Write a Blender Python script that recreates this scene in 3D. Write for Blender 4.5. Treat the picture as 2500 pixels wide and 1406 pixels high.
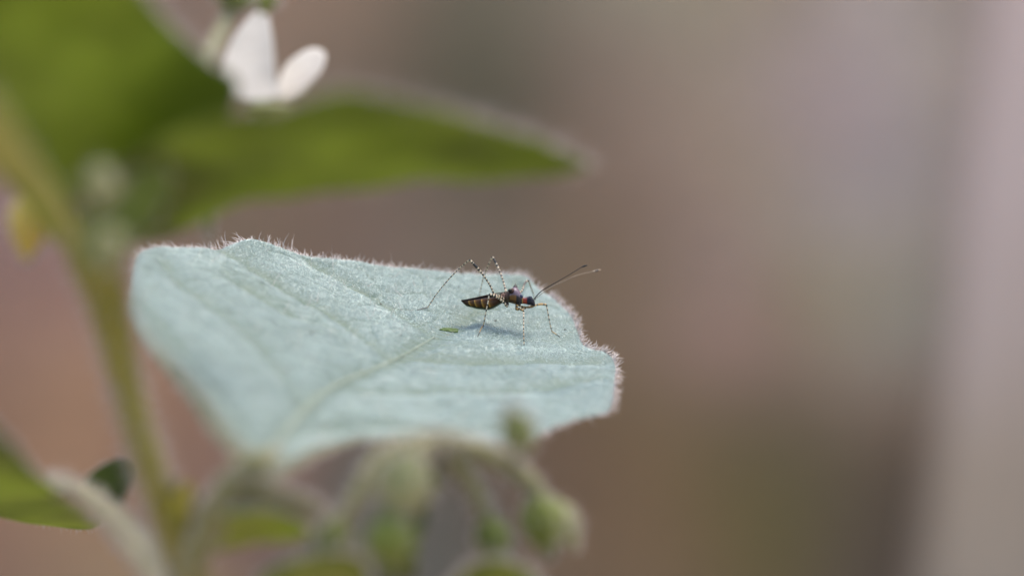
import bpy, math, random
import numpy as np
from mathutils import Vector
from mathutils.bvhtree import BVHTree

R = math.radians
random.seed(7)
rng = np.random.default_rng(11)
S = 0.001                       # everything below is authored in millimetres
scene = bpy.context.scene
for o in list(bpy.data.objects):
    bpy.data.objects.remove(o)

# ------------------------------------------------------------------ camera, world, sun, exposure
PITCH = R(12.0)
CAM = np.array([0.0, 0.0, 352.0])
FOCUS = 250.0
KPX = 0.36 / 2500.0
FWD = np.array([0.0, math.cos(PITCH), -math.sin(PITCH)])
UPV = np.array([0.0, math.sin(PITCH), math.cos(PITCH)])
RGT = np.array([1.0, 0.0, 0.0])

cam_data = bpy.data.cameras.new('camera')
cam_data.lens = 100.0
cam_data.sensor_width = 36.0
cam_data.clip_start = 0.01
cam_data.clip_end = 200.0
cam_data.dof.use_dof = True
cam_data.dof.focus_distance = FOCUS * S
cam_data.dof.aperture_fstop = 100.0 / 8.0
cam_data.dof.aperture_blades = 0
cam = bpy.data.objects.new('camera', cam_data)
cam.location = Vector(CAM * S)
cam.rotation_euler = (math.pi / 2 - PITCH, 0, 0)
scene.collection.objects.link(cam)
scene.camera = cam

SUN_EL, SUN_AZ = R(62), R(30)    # azimuth clockwise from +Y: high, behind the plants and a little to the right
world = bpy.data.worlds.new('World')
scene.world = world
world.use_nodes = True
wn = world.node_tree
sky = wn.nodes.new('ShaderNodeTexSky')
sky.sky_type = 'NISHITA'
sky.sun_disc = False
sky.sun_elevation = SUN_EL
sky.sun_rotation = SUN_AZ
sky.air_density = 1.3
sky.dust_density = 3.0
bg = wn.nodes['Background']
bg.inputs['Strength'].default_value = 0.15
wn.links.new(sky.outputs[0], bg.inputs['Color'])

sun_data = bpy.data.lights.new('sun', 'SUN')
sun_data.energy = 1.15
sun_data.angle = R(22)
sun_data.color = (1.0, 0.95, 0.87)
sun = bpy.data.objects.new('sun', sun_data)
sd = Vector((math.sin(SUN_AZ) * math.cos(SUN_EL), math.cos(SUN_AZ) * math.cos(SUN_EL), math.sin(SUN_EL)))
sun.rotation_euler = sd.to_track_quat('Z', 'Y').to_euler()
scene.collection.objects.link(sun)

scene.view_settings.view_transform = 'Standard'
scene.view_settings.look = 'None'
scene.view_settings.exposure = 1.35
scene.view_settings.gamma = 1.0
scene.view_settings.use_curve_mapping = False
scene.render.engine = 'CYCLES'
scene.cycles.use_denoising = True
scene.cycles.max_bounces = 8
scene.cycles.transparent_max_bounces = 8

# ------------------------------------------------------------------ helpers
def P(px, py, dz=0.0):
    """a point of the place, named by where the 2500x1406 photograph shows it and its depth from the focal plane (mm)"""
    px = np.asarray(px, float); py = np.asarray(py, float); z = FOCUS + np.asarray(dz, float)
    a = (px - 1250) * KPX; b = (703 - py) * KPX
    return CAM + z[..., None] * (FWD + a[..., None] * RGT + b[..., None] * UPV)

def norm(v):
    return v / np.maximum(np.linalg.norm(v, axis=-1, keepdims=True), 1e-12)

class MB:
    """collects millimetre geometry and links it as one mesh object in metres"""
    def __init__(self):
        self.v = []; self.f = []; self.m = []; self.c = []; self.n = 0; self.attrs = []
    def add(self, v, f, mat=0, col=None):
        v = np.asarray(v, float).reshape(-1, 3)
        self.v.append(v)
        for q in f:
            self.f.append(tuple(int(i) + self.n for i in q)); self.m.append(mat)
        self.c.append(np.tile((1, 1, 1), (len(v), 1)) if col is None else np.broadcast_to(np.asarray(col, float), (len(v), 3)))
        self.n += len(v)
    def build(self, name, mats, parent=None, smooth=True, colours=False):
        v = np.concatenate(self.v)
        org = np.zeros(3) if parent is None else np.array(origin_of(parent))
        me = bpy.data.meshes.new(name)
        me.from_pydata(((v - org) * S).tolist(), [], self.f)
        for m in (mats if isinstance(mats, (list, tuple)) else [mats]):
            me.materials.append(m)
        me.polygons.foreach_set('material_index', np.array(self.m, dtype=np.int32))
        me.polygons.foreach_set('use_smooth', np.full(len(self.f), smooth))
        if colours:
            at = me.color_attributes.new('tint', 'FLOAT_COLOR', 'POINT')
            cc = np.ones((len(v), 4)); cc[:, :3] = np.concatenate(self.c)
            at.data.foreach_set('color', cc.ravel())
        me.update()
        o = bpy.data.objects.new(name, me)
        scene.collection.objects.link(o)
        if parent is not None:
            o.parent = parent
        return o

ORG = {}
def origin_of(o):
    while o.parent is not None:
        o = o.parent
    return ORG.get(o.name, (0, 0, 0))

def thing(name, label, cat, loc, group=None):
    o = bpy.data.objects.new(name, None)
    o.empty_display_size = 0.01
    o.location = Vector(np.asarray(loc) * S)
    o['label'] = label; o['category'] = cat
    if group: o['group'] = group
    scene.collection.objects.link(o)
    ORG[o.name] = tuple(loc)
    return o

def catmull(pts, n, closed=False):
    """resample a polyline smoothly, evenly by arc length"""
    p = np.asarray(pts, float)
    if closed:
        q = np.concatenate([p[-1:], p, p[:2]])
    else:
        q = np.concatenate([2 * p[:1] - p[1:2], p, 2 * p[-1:] - p[-2:-1]])
    out = []
    m = 16
    for i in range(1, len(q) - 2):
        for t in np.linspace(0, 1, m, endpoint=False):
            a, b, c, d = q[i - 1], q[i], q[i + 1], q[i + 2]
            out.append(0.5 * (2 * b + (c - a) * t + (2 * a - 5 * b + 4 * c - d) * t * t + (-a + 3 * b - 3 * c + d) * t ** 3))
    out.append(out[0] if closed else q[-2])
    out = np.array(out)
    s = np.concatenate([[0], np.cumsum(np.linalg.norm(np.diff(out, axis=0), axis=1))])
    u = np.linspace(0, s[-1], n, endpoint=not closed)
    return np.stack([np.interp(u, s, out[:, k]) for k in range(out.shape[1])], 1)

def tube_geo(path, rad, seg=10, cap=True):
    path = np.asarray(path, float); n = len(path)
    rad = np.broadcast_to(np.asarray(rad, float), (n,))
    t = norm(np.gradient(path, axis=0))
    ref = np.array([0.31, 0.9, 0.3]) if abs(t[0][1]) < 0.8 else np.array([1.0, 0, 0.1])
    vs = []
    b = norm(np.cross(t[0], ref))
    for i in range(n):
        b = norm(b - t[i] * np.dot(b, t[i])); c = np.cross(t[i], b)
        a = np.arange(seg) * 2 * math.pi / seg
        vs.append(path[i] + rad[i] * (np.cos(a)[:, None] * b + np.sin(a)[:, None] * c))
    v = np.concatenate(vs)
    f = []
    for i in range(n - 1):
        for k in range(seg):
            k2 = (k + 1) % seg
            f.append((i * seg + k, i * seg + k2, (i + 1) * seg + k2, (i + 1) * seg + k))
    if cap:
        f.append(tuple(range(seg))[::-1]); f.append(tuple((n - 1) * seg + k for k in range(seg)))
    return v, f

def spikes(mb, base, direc, length, radius, bend=0.3, segs=3, mat=0):
    """tapered, slightly bent hairs"""
    N = len(base)
    if N == 0: return
    d = norm(direc); L = np.broadcast_to(length, (N,)); r = np.broadcast_to(radius, (N,))
    ref = rng.normal(size=(N, 3)); side = norm(np.cross(d, ref)); up = np.cross(d, side)
    bd = (rng.normal(size=(N, 1)) * side + rng.normal(size=(N, 1)) * up) * bend * L[:, None]
    vs = []
    for j in range(segs):
        t = j / segs
        c = base + d * (L * t)[:, None] + bd * t * t
        rr = (r * (1 - 0.75 * t))[:, None]
        for k in range(3):
            a = k * 2 * math.pi / 3
            vs.append(c + rr * (math.cos(a) * side + math.sin(a) * up))
    vs.append(base + d * L[:, None] + bd)
    nv = len(vs)
    V = np.stack(vs, 1).reshape(-1, 3)
    pat = []
    for j in range(segs - 1):
        for k in range(3):
            k2 = (k + 1) % 3
            pat.append((j * 3 + k, j * 3 + k2, (j + 1) * 3 + k2, (j + 1) * 3 + k))
    j = segs - 1
    tri = [(j * 3 + k, j * 3 + (k + 1) % 3, nv - 1) for k in range(3)]
    off = np.arange(N) * nv
    F = []
    if pat:
        F += (np.array(pat)[None] + off[:, None, None]).reshape(-1, 4).tolist()
    F += (np.array(tri)[None] + off[:, None, None]).reshape(-1, 3).tolist()
    mb.v.append(V); n0 = mb.n
    mb.f.extend([tuple(i + n0 for i in q) for q in F]); mb.m.extend([mat] * len(F))
    mb.c.append(np.ones((len(V), 3))); mb.n += len(V)

def ellipsoid_geo(c, ax, ay, az, nu=14, nv_=20):
    """ax, ay, az are half-axis vectors"""
    v = []; f = []
    for i in range(nu + 1):
        a = math.pi * i / nu
        for k in range(nv_):
            b = 2 * math.pi * k / nv_
            v.append(c + ax * math.cos(a) + ay * math.sin(a) * math.cos(b) + az * math.sin(a) * math.sin(b))
    for i in range(nu):
        for k in range(nv_):
            k2 = (k + 1) % nv_
            f.append((i * nv_ + k, i * nv_ + k2, (i + 1) * nv_ + k2, (i + 1) * nv_ + k))
    return v, f
def hairs_on_tube(mb, path, rad, count, length, radius, lean=0.3):
    path = np.asarray(path, float); rad = np.broadcast_to(rad, (len(path),))
    t = norm(np.gradient(path, axis=0))
    u = rng.random(count) * (len(path) - 1.001)
    i = u.astype(int); fr = (u - i)[:, None]
    c = path[i] * (1 - fr) + path[i + 1] * fr; tt = t[i]
    rnd = rng.normal(size=(count, 3)); nrm = norm(rnd - tt * (rnd * tt).sum(1, keepdims=True))
    base = c + nrm * rad[i][:, None] * 0.9
    d = nrm + rng.normal(size=(count, 3)) * lean
    spikes(mb, base, d, length * (0.5 + 0.8 * rng.random(count)), radius, 0.25, 2)

def smooth_noise(x, y, seed=0, octaves=3):
    """cheap smooth sum of sines"""
    r = np.random.default_rng(seed); out = 0; amp = 1.0; fq = 1.0
    for _ in range(octaves):
        for _ in range(3):
            a = r.random() * 6.28; ph = r.random() * 6.28
            out = out + amp * np.sin((x * math.cos(a) + y * math.sin(a)) * fq + ph) / 3
        amp *= 0.5; fq *= 2.1
    return out

# ------------------------------------------------------------------ materials
def mat(name):
    m = bpy.data.materials.new(name); m.use_nodes = True
    nt = m.node_tree; nt.nodes.clear()
    out = nt.nodes.new('ShaderNodeOutputMaterial')
    return m, nt, out

def nd(nt, typ, **kw):
    n = nt.nodes.new(typ)
    for k, v in kw.items():
        if k in n.inputs.keys(): n.inputs[k].default_value = v
        else: setattr(n, k, v)
    return n

def noise_mix(nt, ca, cb, scale, detail=4, lo=0.35, hi=0.65, coord='Object', rough=0.6):
    tc = nd(nt, 'ShaderNodeTexCoord')
    n = nd(nt, 'ShaderNodeTexNoise', Scale=scale, Detail=detail, Roughness=rough)
    nt.links.new(tc.outputs[coord], n.inputs['Vector'])
    mr = nd(nt, 'ShaderNodeMapRange'); mr.inputs['From Min'].default_value = lo; mr.inputs['From Max'].default_value = hi
    nt.links.new(n.outputs['Fac'], mr.inputs['Value'])
    mx = nd(nt, 'ShaderNodeMix', data_type='RGBA')
    mx.inputs['A'].default_value = (*ca, 1) if not hasattr(ca, 'is_output') else (0, 0, 0, 1)
    for key, c in (('A', ca), ('B', cb)):
        sock = [s for s in mx.inputs if s.name == key and s.type == 'RGBA'][0]
        if hasattr(c, 'is_output'): nt.links.new(c, sock)
        else: sock.default_value = (*c, 1)
    nt.links.new(mr.outputs[0], mx.inputs['Factor'])
    res = [s for s in mx.outputs if s.type == 'RGBA'][0]
    return res, n.outputs['Fac']

def mix_col(nt, fac, a, b):
    mx = nd(nt, 'ShaderNodeMix', data_type='RGBA')
    if hasattr(fac, 'is_output'): nt.links.new(fac, mx.inputs['Factor'])
    else: mx.inputs['Factor'].default_value = fac
    for key, c in (('A', a), ('B', b)):
        sock = [s for s in mx.inputs if s.name == key and s.type == 'RGBA'][0]
        if hasattr(c, 'is_output'): nt.links.new(c, sock)
        else: sock.default_value = (*c, 1)
    return [s for s in mx.outputs if s.type == 'RGBA'][0]

def bump(nt, h, strength, dist):
    b = nd(nt, 'ShaderNodeBump', Strength=strength, Distance=dist)
    nt.links.new(h, b.inputs['Height'])
    return b.outputs[0]

def leafy(name, ca, cb, trans, scale=400, tfac=0.4, rough=0.55, sheen=0.0, spec=0.3, vein=None, fine=None, emboss=0.00005):
    m, nt, out = mat(name)
    col, fac = noise_mix(nt, ca, cb, scale)
    p = nd(nt, 'ShaderNodeBsdfPrincipled', Roughness=rough)
    p.inputs['Specular IOR Level'].default_value = spec
    p.inputs['Sheen Weight'].default_value = sheen
    p.inputs['Sheen Roughness'].default_value = 0.4
    if fine:
        c2, f2 = noise_mix(nt, (0.0, 0.0, 0.0), (1, 1, 1), fine[0], 2, 0.40, 0.62)
        col = mix_col(nt, f2, col, fine[1]) if False else col
        mx = nd(nt, 'ShaderNodeMath', operation='MULTIPLY'); mx.inputs[1].default_value = fine[2]
        nt.links.new(c2, mx.inputs[0])
        col = mix_col(nt, mx.outputs[0], col, fine[1])
        c3, f3 = noise_mix(nt, (0.0, 0.0, 0.0), (0.6, 0.6, 0.6), 700, 3, 0.48, 0.68)
        col = mix_col(nt, c3, col, fine[1])
    if vein:
        at = nd(nt, 'ShaderNodeAttribute', attribute_name='tint')
        sp = nd(nt, 'ShaderNodeSeparateColor'); nt.links.new(at.outputs['Color'], sp.inputs[0])
        mv = nd(nt, 'ShaderNodeMath', operation='MULTIPLY'); mv.inputs[1].default_value = vein[1]
        nt.links.new(sp.outputs[0], mv.inputs[0])
        col = mix_col(nt, mv.outputs[0], col, vein[0])
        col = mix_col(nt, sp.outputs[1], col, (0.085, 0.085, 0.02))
    nt.links.new(col, p.inputs['Base Color'])
    tc = nd(nt, 'ShaderNodeTexCoord'); bn = nd(nt, 'ShaderNodeTexNoise', Scale=5000, Detail=3)
    nt.links.new(tc.outputs['Object'], bn.inputs['Vector'])
    bo = bump(nt, bn.outputs['Fac'], 0.8, emboss)
    nt.links.new(bo, p.inputs['Normal'])
    tr = nd(nt, 'ShaderNodeBsdfTranslucent'); nt.links.new(noise_mix(nt, tuple(c * 0.62 for c in trans), tuple(min(0.9, c * 1.2) for c in trans), scale, 3)[0], tr.inputs['Color'])
    mx = nd(nt, 'ShaderNodeMixShader'); mx.inputs[0].default_value = tfac
    nt.links.new(p.outputs[0], mx.inputs[1]); nt.links.new(tr.outputs[0], mx.inputs[2])
    nt.links.new(mx.outputs[0], out.inputs[0])
    return m

M_LEAFTOP = leafy('downy_leaf_upper', (0.08, 0.13, 0.105), (0.14, 0.20, 0.175), (0.2, 0.26, 0.12), 260, 0.06, 0.5, 0.6, 0.35,
                  vein=((0.05, 0.095, 0.055), 1.0), fine=(4200, (0.04, 0.085, 0.06), 0.85), emboss=0.00012)
M_LEAFUND = leafy('leaf_underside', (0.16, 0.19, 0.06), (0.21, 0.24, 0.09), (0.30, 0.34, 0.05), 300, 0.35)
M_UPPER = leafy('green_leaf_upper', (0.09, 0.125, 0.04), (0.19, 0.225, 0.10), (0.33, 0.40, 0.06), 150, 0.5, 0.5, 0.3)
M_UPUND = leafy('green_leaf_underside', (0.07, 0.095, 0.02), (0.16, 0.18, 0.06), (0.33, 0.40, 0.06), 90, 0.5, 0.6, 0.0, 0.15)
M_YOUNG = leafy('young_leaf', (0.22, 0.27, 0.015), (0.28, 0.33, 0.025), (0.50, 0.60, 0.04), 150, 0.4, 0.6, 0.1)
M_DARKLEAF = leafy('dark_leaf', (0.055, 0.072, 0.008), (0.075, 0.095, 0.014), (0.07, 0.11, 0.01), 200, 0.3, 0.7, 0.0, 0.05)
M_STEM = leafy('stem_green', (0.24, 0.20, 0.015), (0.31, 0.255, 0.025), (0.30, 0.25, 0.02), 200, 0.2, 0.5)
M_PALESTEM = leafy('pale_stem', (0.18, 0.17, 0.055), (0.24, 0.22, 0.09), (0.3, 0.28, 0.15), 250, 0.2, 0.6, 0.4)
M_WOOLLY = leafy('woolly_branch', (0.46, 0.40, 0.21), (0.58, 0.50, 0.31), (0.55, 0.48, 0.25), 250, 0.2, 0.6, 0.4)
M_MIDRIB = leafy('midrib', (0.22, 0.26, 0.18), (0.26, 0.29, 0.21), (0.3, 0.33, 0.2), 500, 0.1, 0.5, 0.4)
M_PETAL = leafy('white_petal', (0.55, 0.485, 0.41), (0.62, 0.555, 0.48), (0.75, 0.72, 0.66), 200, 0.35, 0.6, 0.2)
M_YELLOW = leafy('yellow_bud', (0.62, 0.46, 0.07), (0.72, 0.56, 0.12), (0.5, 0.36, 0.05), 200, 0.3)
M_SEPAL = leafy('sepal', (0.12, 0.15, 0.015), (0.22, 0.25, 0.04), (0.25, 0.28, 0.06), 300, 0.3, 0.6, 0.2)
M_PALEBUD = leafy('pale_bud', (0.30, 0.295, 0.11), (0.36, 0.35, 0.16), (0.4, 0.42, 0.2), 200, 0.3, 0.6, 0.2)
M_BARE = leafy('bare_green', (0.04, 0.085, 0.008), (0.065, 0.12, 0.012), (0.10, 0.18, 0.01), 2000, 0.2)

def simple(name, c, rough=0.5, spec=0.5, trans=None, tf=0.3, sheen=0.0):
    m, nt, out = mat(name)
    col, _ = noise_mix(nt, tuple(x * 0.85 for x in c), tuple(min(1, x * 1.12) for x in c), 900)
    p = nd(nt, 'ShaderNodeBsdfPrincipled', Roughness=rough)
    p.inputs['Specular IOR Level'].default_value = spec
    nt.links.new(col, p.inputs['Base Color'])
    if trans:
        tr = nd(nt, 'ShaderNodeBsdfTranslucent'); tr.inputs['Color'].default_value = (*trans, 1)
        mx = nd(nt, 'ShaderNodeMixShader'); mx.inputs[0].default_value = tf
        nt.links.new(p.outputs[0], mx.inputs[1]); nt.links.new(tr.outputs[0], mx.inputs[2])
        nt.links.new(mx.outputs[0], out.inputs[0])
    else:
        nt.links.new(p.outputs[0], out.inputs[0])
    return m

M_HAIR = simple('plant_hair', (0.70, 0.62, 0.57), 0.35, 0.5, (0.74, 0.66, 0.60), 0.4)
M_FUZZ = simple('leaf_fuzz', (0.485, 0.585, 0.52), 0.2, 1.0, (0.42, 0.48, 0.46), 0.2)

def insect_mat(name, rough, spec, coat=0.0):
    m, nt, out = mat(name)
    at = nd(nt, 'ShaderNodeAttribute', attribute_name='tint')
    p = nd(nt, 'ShaderNodeBsdfPrincipled', Roughness=rough)
    p.inputs['Specular IOR Level'].default_value = spec
    p.inputs['Coat Weight'].default_value = coat
    p.inputs['Coat Roughness'].default_value = 0.15
    nt.links.new(at.outputs['Color'], p.inputs['Base Color'])
    tc = nd(nt, 'ShaderNodeTexCoord'); v = nd(nt, 'ShaderNodeTexNoise', Scale=9000, Detail=2)
    nt.links.new(tc.outputs['Object'], v.inputs['Vector'])
    nt.links.new(bump(nt, v.outputs['Fac'], 0.6, 0.00002), p.inputs['Normal'])
    nt.links.new(p.outputs[0], out.inputs[0])
    return m
M_BODY = insect_mat('insect_cuticle', 0.36, 0.22, 0.06)
M_LIMB = insect_mat('insect_limb', 0.45, 0.5)
M_DIRT = simple('dirt', (0.07, 0.05, 0.035), 0.9, 0.2)
M_EYE = simple('insect_eye', (0.012, 0.012, 0.03), 0.12, 0.8)
M_WING = simple('insect_wing', (0.07, 0.04, 0.03), 0.25, 0.6, (0.12, 0.06, 0.04), 0.3)

# ------------------------------------------------------------------ ground
def soil_mat():
    m, nt, out = mat('garden_soil')
    col, fac = noise_mix(nt, (0.30, 0.215, 0.145), (0.44, 0.33, 0.235), 14, 8)
    p = nd(nt, 'ShaderNodeBsdfPrincipled', Roughness=0.95)
    nt.links.new(col, p.inputs['Base Color'])
    nt.links.new(bump(nt, fac, 0.8, 0.01), p.inputs['Normal'])
    nt.links.new(p.outputs[0], out.inputs[0])
    return m
g = MB()
xs = np.concatenate([[-60000, -8000, -2500], np.linspace(-1600, 1600, 81), [2500, 8000, 60000]])
ys = np.concatenate([[-60000, -8000, -1500], np.linspace(-600, 1800, 61), [3000, 9000, 60000]])
X, Y = np.meshgrid(xs, ys)
Z = smooth_noise(X / 60, Y / 60, 3) * 5 * np.exp(-(np.hypot(X, Y - 600) / 1500) ** 2)
nv = len(xs)
g.add(np.stack([X, Y, Z], -1), [(j * nv + i, j * nv + i + 1, (j + 1) * nv + i + 1, (j + 1) * nv + i) for j in range(len(ys) - 1) for i in range(nv - 1)])
go = g.build('ground', soil_mat()); go['kind'] = 'structure'

# ------------------------------------------------------------------ garden wall behind, blurred background tones put into its colour
FY = 1050.0
def board_mat(name, top, base, h0, h1, stain=None):
    m, nt, out = mat(name)
    tc = nd(nt, 'ShaderNodeTexCoord')
    mp = nd(nt, 'ShaderNodeMapping'); mp.inputs['Scale'].default_value = (60, 60, 4)
    nt.links.new(tc.outputs['Object'], mp.inputs['Vector'])
    gr = nd(nt, 'ShaderNodeTexNoise', Scale=1.0, Detail=6, Roughness=0.65)
    nt.links.new(mp.outputs[0], gr.inputs['Vector'])
    sp = nd(nt, 'ShaderNodeSeparateXYZ'); nt.links.new(tc.outputs['Object'], sp.inputs[0])
    wob = nd(nt, 'ShaderNodeTexNoise', Scale=9, Detail=3); nt.links.new(tc.outputs['Object'], wob.inputs['Vector'])
    ma = nd(nt, 'ShaderNodeMath', operation='MULTIPLY_ADD'); ma.inputs[1].default_value = 0.12
    nt.links.new(wob.outputs['Fac'], ma.inputs[0]); nt.links.new(sp.outputs['Z'], ma.inputs[2])
    mr = nd(nt, 'ShaderNodeMapRange', interpolation_type='SMOOTHSTEP'); mr.inputs['From Min'].default_value = h0 * S + 0.06; mr.inputs['From Max'].default_value = h1 * S + 0.06
    nt.links.new(ma.outputs[0], mr.inputs['Value'])
    c = mix_col(nt, mr.outputs[0], base, top)
    if stain:   # a mossy patch: (x, z, radius, colour)
        sx, sz, sr, sc = stain
        cv = nd(nt, 'ShaderNodeCombineXYZ'); cv.inputs[0].default_value = sx * S; cv.inputs[1].default_value = 0; cv.inputs[2].default_value = sz * S
        nt.links.new(sp.outputs['Y'], cv.inputs[1])
        di = nd(nt, 'ShaderNodeVectorMath', operation='DISTANCE'); nt.links.new(tc.outputs['Object'], di.inputs[0]); nt.links.new(cv.outputs[0], di.inputs[1])
        ad = nd(nt, 'ShaderNodeMath', operation='MULTIPLY_ADD'); ad.inputs[1].default_value = 0.04
        nt.links.new(wob.outputs['Fac'], ad.inputs[0]); nt.links.new(di.outputs['Value'], ad.inputs[2])
        m2 = nd(nt, 'ShaderNodeMapRange', interpolation_type='SMOOTHSTEP'); m2.inputs['From Min'].default_value = sr * S * 0.6 + 0.02; m2.inputs['From Max'].default_value = sr * S * 1.5 + 0.02
        nt.links.new(ad.outputs[0], m2.inputs['Value'])
        c = mix_col(nt, m2.outputs[0], sc, c)
    mg = nd(nt, 'ShaderNodeMapRange'); mg.inputs['From Min'].default_value = 0.3; mg.inputs['From Max'].default_value = 0.7
    mg.inputs['To Min'].default_value = 0.25; mg.inputs['To Max'].default_value = 0.0
    nt.links.new(gr.outputs['Fac'], mg.inputs['Value'])
    c = mix_col(nt, mg.outputs[0], c, (0.04, 0.03, 0.025))
    p = nd(nt, 'ShaderNodeBsdfPrincipled', Roughness=0.85)
    nt.links.new(c, p.inputs['Base Color'])
    nt.links.new(bump(nt, gr.outputs['Fac'], 0.6, 0.002), p.inputs['Normal'])
    nt.links.new(p.outputs[0], out.inputs[0])
    return m

def wx(px, y=FY):   # fence-plane x of a photograph column
    return (px - 1250) * KPX * (y / math.cos(PITCH))
def wz(py, y=FY):   # fence-plane height of a photograph row
    a = PITCH + math.atan((py - 703) * KPX)
    return CAM[2] - y * math.tan(a)

def lin(r, g_, b):
    f = lambda c: ((c / 255 + 0.055) / 1.055) ** 2.4 if c > 10 else c / 3294
    return (f(r), f(g_), f(b))
BG = 1.0
def alb(r, g_, b, k=2.0):
    return tuple(min(0.85, x * k * BG * w) for x, w in zip(lin(r, g_, b), (0.86, 0.82, 0.70)))

# column, row, wall colour there, with the light's falloff evened out in it
WALL = [
    (1500, 50, 0.4767, 0.4274, 0.2776),
    (1600, 300, 0.5641, 0.3921, 0.2766),
    (1750, 100, 0.4398, 0.3360, 0.2178),
    (1900, 100, 0.5020, 0.3754, 0.2279),
    (1980, 200, 0.6264, 0.4382, 0.4420),
    (2150, 100, 0.7000, 0.5703, 0.4880),
    (2300, 100, 0.7700, 0.6159, 0.4782),
    (2420, 60, 0.7700, 0.6159, 0.4782),
    (1900, 400, 0.5162, 0.3606, 0.2002),
    (2100, 500, 0.7000, 0.5794, 0.5930),
    (2250, 600, 0.7700, 0.6159, 0.4782),
    (1700, 600, 0.6032, 0.3943, 0.3245),
    (1550, 600, 0.2532, 0.1769, 0.0755),
    (2000, 620, 0.4077, 0.2889, 0.1428),
    (2150, 700, 0.5912, 0.4357, 0.1853),
    (2250, 800, 0.7000, 0.7000, 0.5961),
    (1600, 800, 0.3954, 0.2569, 0.1559),
    (1800, 850, 0.6514, 0.3531, 0.2672),
    (2000, 850, 0.3871, 0.2639, 0.1498),
    (2200, 900, 0.7000, 0.4522, 0.3199),
    (1600, 1000, 0.3000, 0.1779, 0.0741),
    (1800, 1050, 0.3326, 0.2124, 0.1296),
    (2000, 1050, 0.2098, 0.1400, 0.0904),
    (2200, 1050, 0.4620, 0.2842, 0.1641),
    (1600, 1250, 0.3824, 0.2079, 0.0860),
    (1800, 1150, 0.2045, 0.1336, 0.0383),
    (1950, 1200, 0.2645, 0.2150, 0.0444),
    (2080, 1250, 0.1616, 0.0897, 0.0647),
    (2200, 1250, 0.2420, 0.1723, 0.1150),
    (2200, 1360, 0.3435, 0.2148, 0.1377),
    (1900, 1360, 0.3184, 0.2034, 0.0706),
    (1600, 1360, 0.3587, 0.1955, 0.0920),
    (750, 60, 0.4565, 0.2732, 0.1722),
    (850, 100, 0.4113, 0.2791, 0.1712),
    (950, 150, 0.1907, 0.1334, 0.0877),
    (1050, 200, 0.1677, 0.1017, 0.0624),
    (1200, 60, 0.2482, 0.2066, 0.1331),
    (1200, 200, 0.1756, 0.1819, 0.0813),
    (1250, 280, 0.0380, 0.0367, 0.0300),
    (1350, 100, 0.1559, 0.1071, 0.0579),
    (1450, 150, 0.4950, 0.2917, 0.2188),
    (1450, 300, 0.1935, 0.1298, 0.0635),
    (1500, 450, 0.3802, 0.2127, 0.1516),
    (640, 530, 0.2969, 0.1983, 0.1162),
    (800, 560, 0.3390, 0.1845, 0.1090),
    (900, 550, 0.2720, 0.1924, 0.1443),
    (1100, 560, 0.3254, 0.2171, 0.1293),
    (1300, 560, 0.2005, 0.1621, 0.1248),
    (1400, 560, 0.3851, 0.2314, 0.1057),
    (1520, 700, 0.2824, 0.1549, 0.0762),
    (20, 660, 0.4592, 0.2705, 0.2310),
    (50, 750, 0.3603, 0.1786, 0.0779),
    (130, 800, 0.5577, 0.2741, 0.2356),
    (150, 900, 0.6914, 0.3901, 0.1806),
    (50, 950, 0.3275, 0.1670, 0.1085),
    (190, 1040, 0.7000, 0.3344, 0.1566),
    (440, 1060, 0.5720, 0.2856, 0.1520),
    (470, 1110, 0.3013, 0.1629, 0.1184),
    (60, 1340, 0.4388, 0.1981, 0.1322),
    (160, 1350, 0.7000, 0.4140, 0.1914),
    (1400, 1150, 0.2381, 0.1300, 0.0742),
    (1500, 1330, 0.3426, 0.1869, 0.0990),
    (1050, 1300, 0.2269, 0.1735, 0.1182),
    (450, 100, 0.3393, 0.2211, 0.1529),
    (200, 300, 0.3682, 0.2299, 0.1597),
    (2350, 400, 0.7700, 0.6159, 0.4782),
    (2330, 1000, 0.4616, 0.2833, 0.1666),
]
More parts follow.
